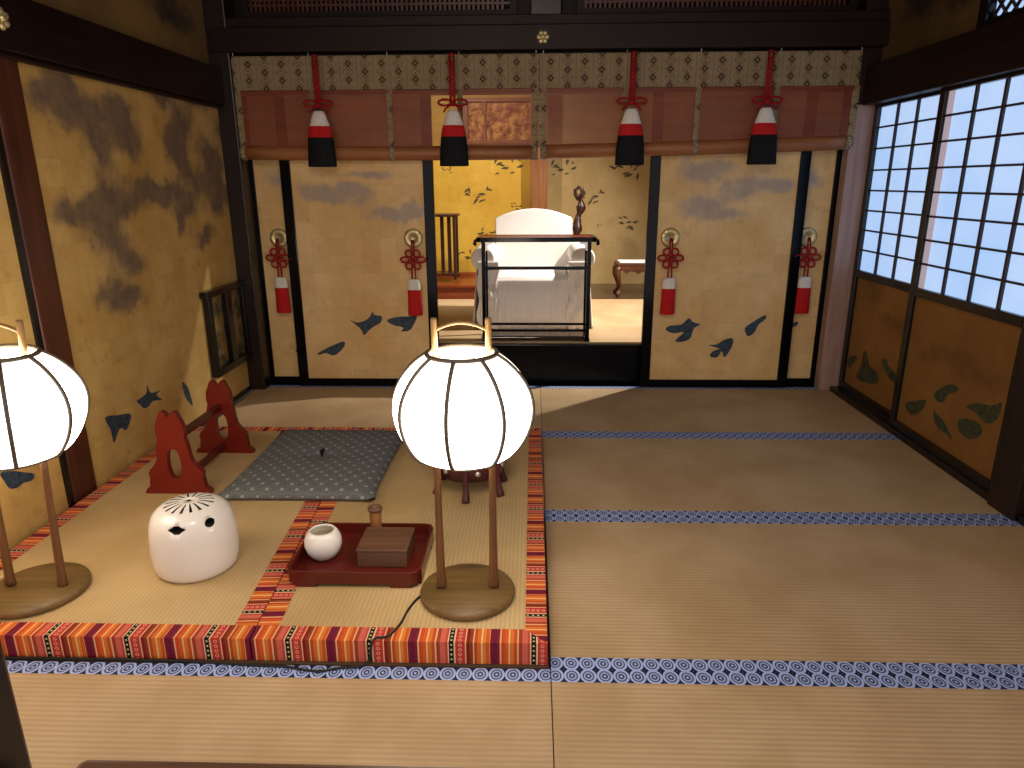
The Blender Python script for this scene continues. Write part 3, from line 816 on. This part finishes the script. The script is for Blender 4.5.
# ------------------------------------------------------------------ six-legged low stand behind the lantern
ks = thing('lacquer_table', 'low round plum-coloured stand, its flared legs showing below the centre lantern', 'low table', (-.262, 2.722, TZ + .006))
b = MB(); b.lathe([(0, .205), (.16, .205), (.167, .210), (.167, .220), (.16, .226), (0, .226)], 40); b.build('table_top', ['purplelacq'], ks)
b = MB(); b.lathe([(.138, .205), (.142, .14), (.135, .078), (.123, .078), (.130, .14), (.126, .205)], 40, cap=False); b.build('apron', ['purplelacq'], ks)
for i in range(6):
    a = math.radians(-93 + 60 * i); c_, s_ = math.cos(a), math.sin(a)
    b = MB(); b.tube([(r * c_, r * s_, z) for r, z in ((.138, .2), (.140, .14), (.142, .09), (.146, .045), (.153, .012), (.156, 0))], [.015, .012, .010, .012, .017, .018], 10); b.build('leg', ['purplelacq'], ks)
    b = MB(); a2 = a + .36; b.lathe([(0, .005), (.011, .003), (.013, -.004)], 14); q = b.build('fitting', ['silver'], ks, (.1415 * math.cos(a2), .1415 * math.sin(a2), .115)); q.rotation_euler = (PI / 2, 0, a2 + PI / 2)

# ------------------------------------------------------------------ framed panel by the left corner
fr = thing('framed_panel', 'dark lacquered frame with two painted panes, on left wall by the back corner', 'panel', (LW, 4.15, .225))
b = MB()
b.box(.001, .045, -.26, .26, 0, .045); b.box(.001, .05, -.29, .27, .475, .512); b.box(.001, .04, -.26, -.215, .045, .475); b.box(.001, .04, .215, .26, .045, .475); b.box(.001, .045, -.035, .035, .045, .475)
bevel(b.build('frame', ['lacq2'], fr), .004)
M['panepaint'] = mat('painted_pane', lambda g: g.mix(g.smooth(g.noise(9, 4, .6), .42, .6), g.mix(g.smooth(g.noise(13, 3), .5, .65), '#8a6a30', '#9a8f84'), '#3a3c22'), rough=.5)
for y0, y1 in ((-.215, -.035), (.035, .215)):
    b = MB(); b.box(.002, .012, y0, y1, .045, .475); b.build('pane', ['panepaint'], fr)

# ------------------------------------------------------------------ blinds
def blind(label, x0, x1, zr0, zr1, strips):
    xc = (x0 + x1) / 2; Y = 4.43
    r = thing('bamboo_blind', label, 'blind', (xc, Y, 2.055), 0, 'bamboo blinds over the back opening')
    a, c = x0 - xc, x1 - xc; T = 2.055
    b = MB(); z = 1.535 - T
    while z < -.19:
        b.box(a + .03, c - .03, -.0015, .0015, z, z + .0033); z += .0051
    b.build('slats', ['slat'], r)
    b = MB()
    b.box(a, c, -.005, .005, 1.868 - T, 2.055 - T, uv=lambda q, n: (q.x + xc, q.z)); b.build('top_border', ['brocade'], r)
    for i, s_ in enumerate(strips):
        s_ -= xc; w = .016 if 0 < i < len(strips) - 1 else .02
        b = MB(); b.box(s_ - w, s_ + w, -.005, .004, 1.535 - T, 1.868 - T, uv=lambda q, n, s_=s_: (q.z, q.x - s_ + .03)); b.build('border_strip', ['brocade'], r)
    b = MB(); n = 12
    P = [(a + .01 + (c - a - .02) * i / n, .012, (zr0 + (zr1 - zr0) * i / n) + .044 - T - .004 * math.sin(PI * i / n)) for i in range(n + 1)]
    b.tube(P, .042, 20); rl_ = b.build('rolled_slats', ['roll'], r)
    for i, s_ in enumerate(strips):
        k = (s_ - x0) / (x1 - x0); zz = zr0 + (zr1 - zr0) * k + .044 - T - .004 * math.sin(PI * k)
        s_ -= xc; s_ = min(max(s_, a + .022), c - .022)
        b = MB(); b.tube([(s_ - .016, .012, zz), (s_ + .016, .012, zz)], .0445, 20); b.build('roll_tie', ['tie'], rl_)
    for s_ in strips:
        b = MB(); s_ -= xc; b.tube([(s_, 0, -.008), (s_, -.012, .004), (s_, -.014, .016), (s_, -.006, .024)], .003, 6); b.build('hook', ['silver'], r)
blind('left reddish bamboo blind with brocade edging hung under the dark beam', -1.800, .0335, 1.470, 1.462, [-1.78, -1.33, -.863, -.44, .0135])
blind('right reddish bamboo blind with brocade edging hung under the dark beam', .0365, 1.900, 1.466, 1.510, [.0565, .545, .972, 1.431, 1.89])

# hanging tassels of the blinds
def loop(cx, cz, r, y, n=14, sx=1, sz=1, ph=0): return [(cx + r * sx * math.cos(2 * PI * i / n + ph), y + .003 * math.sin(4 * PI * i / n), cz + r * sz * math.sin(2 * PI * i / n + ph)) for i in range(n)]
def blind_tassel(label, x):
    r = thing('blind_tassel', label, 'tassel', (x, 4.36, 1.427), 0, 'striped tassels hanging from the blinds')
    b = MB(); b.tube([(-.012, 0, .615), (-.012, 0, .36)], .007, 8); b.tube([(.012, 0, .615), (.012, 0, .36)], .007, 8); b.tube([(-.012, 0, .615), (0, .012, .625), (.012, 0, .615)], .007, 8)
    for i in range(10): b.tube(loop(0, .38 + .022 * i, .016, 0, 8, sz=.4), .004, 5, closed=True)
    b.build('cord', ['redcord'], r)
    b = MB()
    for s_ in (-1, 1):
        b.tube(loop(s_ * .045, .358, .034, 0, sx=1.2, sz=.5), .007, 7, closed=True)
        b.tube([(s_ * .008, 0, .35), (s_ * .04, -.006, .325), (s_ * .055, -.004, .305)], .006, 6)
    b.lathe([(0, -.016), (.016, -.012), (.02, 0), (.016, .012), (0, .016)], 12, (0, 0, .352)); b.build('bow', ['redcord'], r)
    b = MB(); b.lathe([(0, .318), (.028, .316), (.038, .30), (.052, .26), (.062, .232)], 28, cap=False, sy=.5); b.build('white_band', ['whitethread'], r)
    b = MB(); b.lathe([(.062, .232), (.070, .20), (.076, .168)], 28, cap=False, sy=.42); b.build('red_band', ['redthread'], r)
    b = MB(); b.lathe([(.076, .168), (.084, .08), (.088, .004), (.083, 0), (0, .002)], 28, cap=False, sy=.36); b.build('black_fringe', ['blackthread'], r)
for x, l in zip((-1.277, -.476, .575, 1.357), ('leftmost red, white and black tassel hanging from the blinds', 'red, white and black tassel hanging from left blind, above the left edge of the opening',
        'red, white and black tassel hanging from right blind, above the right edge of the opening', 'rightmost red, white and black tassel hanging from the blinds')): blind_tassel(l, x)

# door tassels
def door_tassel(label, x, y, dz=0):
    r = thing('door_tassel', label, 'tassel', (x, y, .505 + dz), 0, 'red tassels on the door pulls')
    b = MB()
    for s_ in (-1, 1): b.tube([(s_ * .004, .006, .485), (s_ * .008, -.006, .45), (s_ * .009, -.006, .36), (s_ * .012, -.004, .22)], .0052, 7)
    b.build('cord', ['redcord'], r)
    b = MB()
    for ax, az in ((-.052, .362), (.052, .362), (-.025, .400), (.025, .400), (-.025, .322), (.025, .322)):
        b.tube(loop(ax, az, .022, -.008, sx=1.25 if abs(ax) > .03 else 1, sz=.8 if abs(ax) > .03 else 1), .0065, 7, closed=True)
    b.lathe([(0, -.012), (.014, -.008), (.018, 0), (.014, .008), (0, .012)], 12, (0, -.010, .362)); b.build('knot', ['redcord'], r)
    b = MB(); b.lathe([(0, .238), (.028, .237), (.039, .227), (.043, .20), (.044, .168)], 24, cap=False, sy=.45); b.build('white_band', ['whitethread'], r)
    b = MB(); b.lathe([(.044, .168), (.045, .10), (.048, .004), (.045, 0), (0, .001)], 24, cap=False, sy=.45); b.build('red_fringe', ['redthread'], r)
door_tassel('red tassel hanging on the narrow gold strip of leftmost door', -1.655, YR - .03)
door_tassel('red tassel on the wide left door, above a painted bird', -.768, YF - .03, -.008)
door_tassel('red tassel on the wide right door, beside the opening', .872, YF - .03)
door_tassel('red tassel on the narrow rightmost door strip near the shoji windows', 1.748, YR - .03)

# ------------------------------------------------------------------ metal flower covers
def flower(label, loc, rot):
    b = MB()
    for i in range(6):
        a = 2 * PI * i / 6; b.lathe([(0, .012), (.010, .010), (.0145, .004), (.015, 0)], 12, (.024 * math.cos(a), .024 * math.sin(a), 0))
    b.lathe([(0, .02), (.009, .017), (.014, .008), (.015, 0)], 16)
    o = b.build('nail_cover', ['brass']); o.location = loc; o.rotation_euler = rot
    return tag(o, label, 'ornament')
flower('small gilt flower-shaped nail cover at the centre of the back beam', (.053, 4.383, 2.136), (PI / 2, 0, 0))
flower('gilt flower-shaped nail cover on the left wall beam in the top left corner', (LW + .052, 2.60, 1.885), (0, PI / 2, 0))

# ------------------------------------------------------------------ alcove furniture
AZ = .2805
tb = thing('tall_table', 'slender dark lacquered table with thin legs standing before the white chair', 'table', (.022, 4.775, AZ))
b = MB(); b.box(-.375, .375, -.125, .12, .688, .700, 0, .003); b.build('table_top', ['redlacq'], tb)['label'] = 'red lacquer table top'
b = MB()
for y in (-.134, .122): b.box(-.385, .385, y, y + .012, .672, .703)
for s_ in (-1, 1):
    b.box(s_ * .385 - .012, s_ * .385 + .012, -.134, .134, .672, .703)
    b.tube([(s_ * .38, -.128, .688), (s_ * .405, -.128, .680), (s_ * .41, -.128, .662), (s_ * .395, -.128, .655)], .012, 8)
b.build('edging', ['lacquer'], tb)
for sx in (-1, 1):
    for sy in (-1, 1):
        b = MB(); b.box(sx * .352 - .013, sx * .352 + .013, sy * .112 - .013, sy * .112 + .013, 0.022, .688, 0, .003); b.build('leg', ['lacquer'], tb)
    b = MB(); b.box(sx * .352 - .016, sx * .352 + .016, -.14, .14, 0, .022, 0, .004); b.build('foot', ['lacquer'], tb)
    b = MB(); b.prism([(0, 0), (-.06 * sx, 0), (-.05 * sx, -.012), (-.02 * sx, -.02), (-.012 * sx, -.055), (0, -.06)], lambda u, v, w: (sx * .34 + u, -.118 + w, .672 + v), .01); b.build('corner_bracket', ['silver'], tb)
b = MB(); b.box(-.335, .335, -.115, .115, .012, .026, 0, .002); b.build('base_board', ['lacqglossy'], tb)
for z, y, h in ((.50, -.112, .011), (.075, -.112, .008), (.075, .112, .008)):
    b = MB(); b.box(-.34, .34, y - .007, y + .007, z - h, z + h); b.build('crossbar', ['lacquer'], tb)

ch = thing('draped_armchair', 'armchair fully draped in white cloth in the raised alcove', 'armchair', (0.0, 5.42, AZ))
def cloth(nu, nv, f, name):
    b = MB(); g_ = [[b.b.verts.new(f(i / nu, j / nv)) for j in range(nv + 1)] for i in range(nu + 1)]
    for i in range(nu):
        for j in range(nv):
            q = b.b.faces.new((g_[i][j], g_[i + 1][j], g_[i + 1][j + 1], g_[i][j + 1])); q.smooth = True
    return b
def rounded_prism(outline, to3, d, name, bw=.03):
    b = MB(); b.prism(outline, to3, d)
    o = b.build(name, ['white'], ch); md = o.modifiers.new('bevel', 'BEVEL'); md.width = bw; md.segments = 4; md.limit_method = 'ANGLE'; md.angle_limit = .7
    for p in o.data.polygons: p.use_smooth = True
    return o
bo = [(-.30, .12), (.31, .12), (.315, .60), (.312, .775)]
for i in range(11):
    t = 1 - 2 * i / 10; bo.append((.006 + .306 * t * .985, .775 + .068 * (1 - t * t) + .004))
bo += [(-.30, .775)]
rounded_prism(bo, lambda u, v, w: (u, .20 + w + .10 * (v - .3), v), .14, 'backrest')
seat = MB(); seat.box(-.27, .27, -.345, .26, .30, .392, 0, .035); so = seat.build('seat', ['white'], ch)
for p in so.data.polygons: p.use_smooth = True
for s_ in (-1, 1):
    # rolled arm: scroll section swept front to back
    pr_ = []
    for i in range(17):
        a = math.radians(-60 + 300 * i / 16)
        pr_.append((s_ * (.365 + .088 * math.cos(a)), .515 + .088 * math.sin(a)))
    pr_ += [(s_ * .27, .42), (s_ * .265, .10), (s_ * .385, .10), (s_ * .39, .40)]
    rounded_prism(pr_, lambda u, v, w: (u, -.335 + w, v), .60, 'armrest', .03)
    # draped front of the arm with slanted wrinkles
    def fd(u, v, s_=s_):
        x = s_ * (.255 + .15 * u); z = .50 - .498 * v
        wob = (.010 * math.sin(u * 9 + v * 16) * (.2 + v) + .005 * math.sin(u * 23 - v * 9)) * min(1, v * 4)
        return (x + .01 * math.sin(v * 14), -.352 - .02 * v + wob, z)
    o = cloth(24, 36, fd, 'arm_drape').build('arm_drape', ['white'], ch); md = o.modifiers.new('s', 'SOLIDIFY'); md.thickness = .004
    def fo(u, v, s_=s_):
        y = -.345 + .62 * u; z = .46 - .458 * v
        return (s_ * (.412 + .03 * v + .012 * math.sin(u * 22) * v), y, z)
    o = cloth(40, 16, fo, 'side_drape').build('side_drape', ['white'], ch); md = o.modifiers.new('s', 'SOLIDIFY'); md.thickness = .004
def fs_(u, v):
    x = -.262 + .524 * u; z = .375 - .373 * v
    w = (.0035 * math.sin(u * 75 + .8 * math.sin(u * 11)) + .005 * math.sin(u * 17 + 1)) * v
    if v < .12: pass
    return (x, -.352 - .012 * v - w, z)
o = cloth(90, 14, fs_, 'skirt').build('skirt', ['white'], ch); md = o.modifiers.new('s', 'SOLIDIFY'); md.thickness = .004

so_ = thing('carved_stool', 'small wooden stool with curved legs and pale seat, right of the chair', 'stool', (1.0, 6.75, .2845))
b = MB(); b.box(-.20, .20, -.14, .14, .285, .31, 0, .006); b.build('seat', ['stoolwood'], so_)
b = MB(); b.box(-.175, .185, -.12, .12, .310, .318, 0, .003); b.build('seat_pad', ['white'], so_)
b = MB()
AP = [(-.19, 0), (.19, 0), (.19, -.05), (.15, -.045), (.12, -.075), (.07, -.05), (.03, -.06), (0, -.08), (-.03, -.06), (-.07, -.05), (-.12, -.075), (-.15, -.045), (-.19, -.05)]
for y in (-.138, .126): b.prism(AP, lambda u, v, w: (u, y + w, .285 + v), .012)
b.build('apron', ['stoolwood'], so_)
for sx in (-1, 1):
    for sy in (-1, 1):
        b = MB(); b.tube([(sx * x, sy * (x - .065), z) for x, z in ((.178, .285), (.190, .24), (.192, .19), (.178, .14), (.163, .09), (.162, .05), (.178, .018), (.196, .006))], [.022, .026, .025, .020, .015, .014, .016, .012], 10); b.build('leg', ['stoolwood'], so_)

sd = thing('slatted_stand', 'dark red wooden stand with upright slats on the left alcove step', 'stand', (-.93, 6.95, .4105))
b = MB(); b.box(-.21, .20, -.13, .13, .605, .630, 0, .004); b.build('top_board', ['figwood'], sd)
b = MB(); b.box(-.19, .18, -.115, .115, .04, .06, 0, .003); b.build('shelf', ['figwood'], sd)
for sx in (-.185, .165):
    for sy in (-.11, .11):
        b = MB(); b.box(sx - .014, sx + .014, sy - .014, sy + .014, 0, .605, 0, .003); b.build('leg', ['figwood'], sd)
for x in (-.08, .02, .09):
    b = MB(); b.box(x - .018, x + .018, .09, .108, .06, .605); b.build('slat', ['figwood'], sd)

fg = thing('carved_wood_stand', 'twisted dark carved wooden stand behind the right of the white chair', 'carving', (.445, 7.05, .2845))
b = MB(); P = []; Rr = []
for i in range(30):
    t = i / 29; P.append((.022 * math.sin(t * 9) + .01 * math.sin(t * 23), .02 * math.cos(t * 7), .03 + .90 * t)); Rr.append(.046 - .014 * t + .010 * math.sin(t * 31) + .006 * math.sin(t * 53))
b.tube(P, Rr, 14)
b.tube([(.0, 0, .88), (-.03, 0, .93), (-.035, 0, .97), (0, 0, 1.0), (.035, 0, .98), (.035, 0, .93), (.01, 0, .9)], .018, 8)
b.tube([(.02, 0, .50), (.06, -.01, .49), (.09, -.01, .51), (.12, 0, .51)], [.02, .016, .012, .008], 8)
b.tube([(-.02, 0, .60), (-.05, 0, .62), (-.05, 0, .66)], [.018, .014, .01], 8)
b.build('trunk', ['figwood'], fg)
b = MB(); b.lathe([(0, 0), (.09, 0), (.095, .015), (.06, .03), (.045, .05), (0, .05)], 20); b.build('base', ['figwood'], fg)

# ------------------------------------------------------------------ near the camera
b = MB(); b.box(-.675, -.549, .52, .6, -.05, 2.78); bevel(struct('trim_18', b, 'lacq2'), .006)
rl = thing('barrier_rail', 'dark wooden barrier rail along the bottom edge of the photo', 'barrier', (-.22, .6, -.05))
b = MB(); b.box(-.290, .225, -.02, .02, .722, .757, 0, .008); b.build('rail', ['boxwood'], rl)
for x in (-.2, .16):
    b = MB(); b.box(x - .015, x + .015, -.015, .015, .02, .724); b.build('post', ['boxwood'], rl)
    b = MB(); b.box(x - .03, x + .03, -.09, .09, 0, .02, 0, .004); b.build('foot', ['boxwood'], rl)

# ------------------------------------------------------------------ light
w = bpy.data.worlds.new('world'); scene.world = w; w.use_nodes = True
bg = w.node_tree.nodes['Background']; bg.inputs[0].default_value = lin('#ebe1e0'); bg.inputs[1].default_value = 1.05
def lamp(name, typ, loc, energy, color, target=None, **k):
    l = bpy.data.lights.new(name, typ); l.energy = energy; l.color = lin(color)[:3]
    for a, v in k.items(): setattr(l, a, v)
    o = bpy.data.objects.new(name, l); COL.objects.link(o); o.location = loc
    if target is not None: o.rotation_euler = (Vector(target) - Vector(loc)).to_track_quat('-Z', 'Y').to_euler()
    return o
lamp('alcove_lamp_right', 'SPOT', (1.62, 5.32, 2.6), 560, '#fff6ea', (0.15, 5.85, .75), spot_size=math.radians(96), spot_blend=1, shadow_soft_size=.03)
lamp('alcove_lamp_left', 'SPOT', (-.9, 6.1, 2.55), 85, '#fff4e2', (-.6, 7.3, 1.1), spot_size=math.radians(112), spot_blend=.7, shadow_soft_size=.04)
lamp('overhead_fill', 'AREA', (-.3, .75, 2.7), 24, '#ffead0', (-.35, 2.2, 0), size=.7)  # unseen soft overhead area light, added to raise the ambient level

scene.view_settings.view_transform = 'Standard'; scene.view_settings.look = 'None'
scene.view_settings.exposure = .3; scene.view_settings.gamma = 1; scene.view_settings.use_curve_mapping = False
scene.cycles.use_denoising = True
scene.cycles.max_bounces = 8
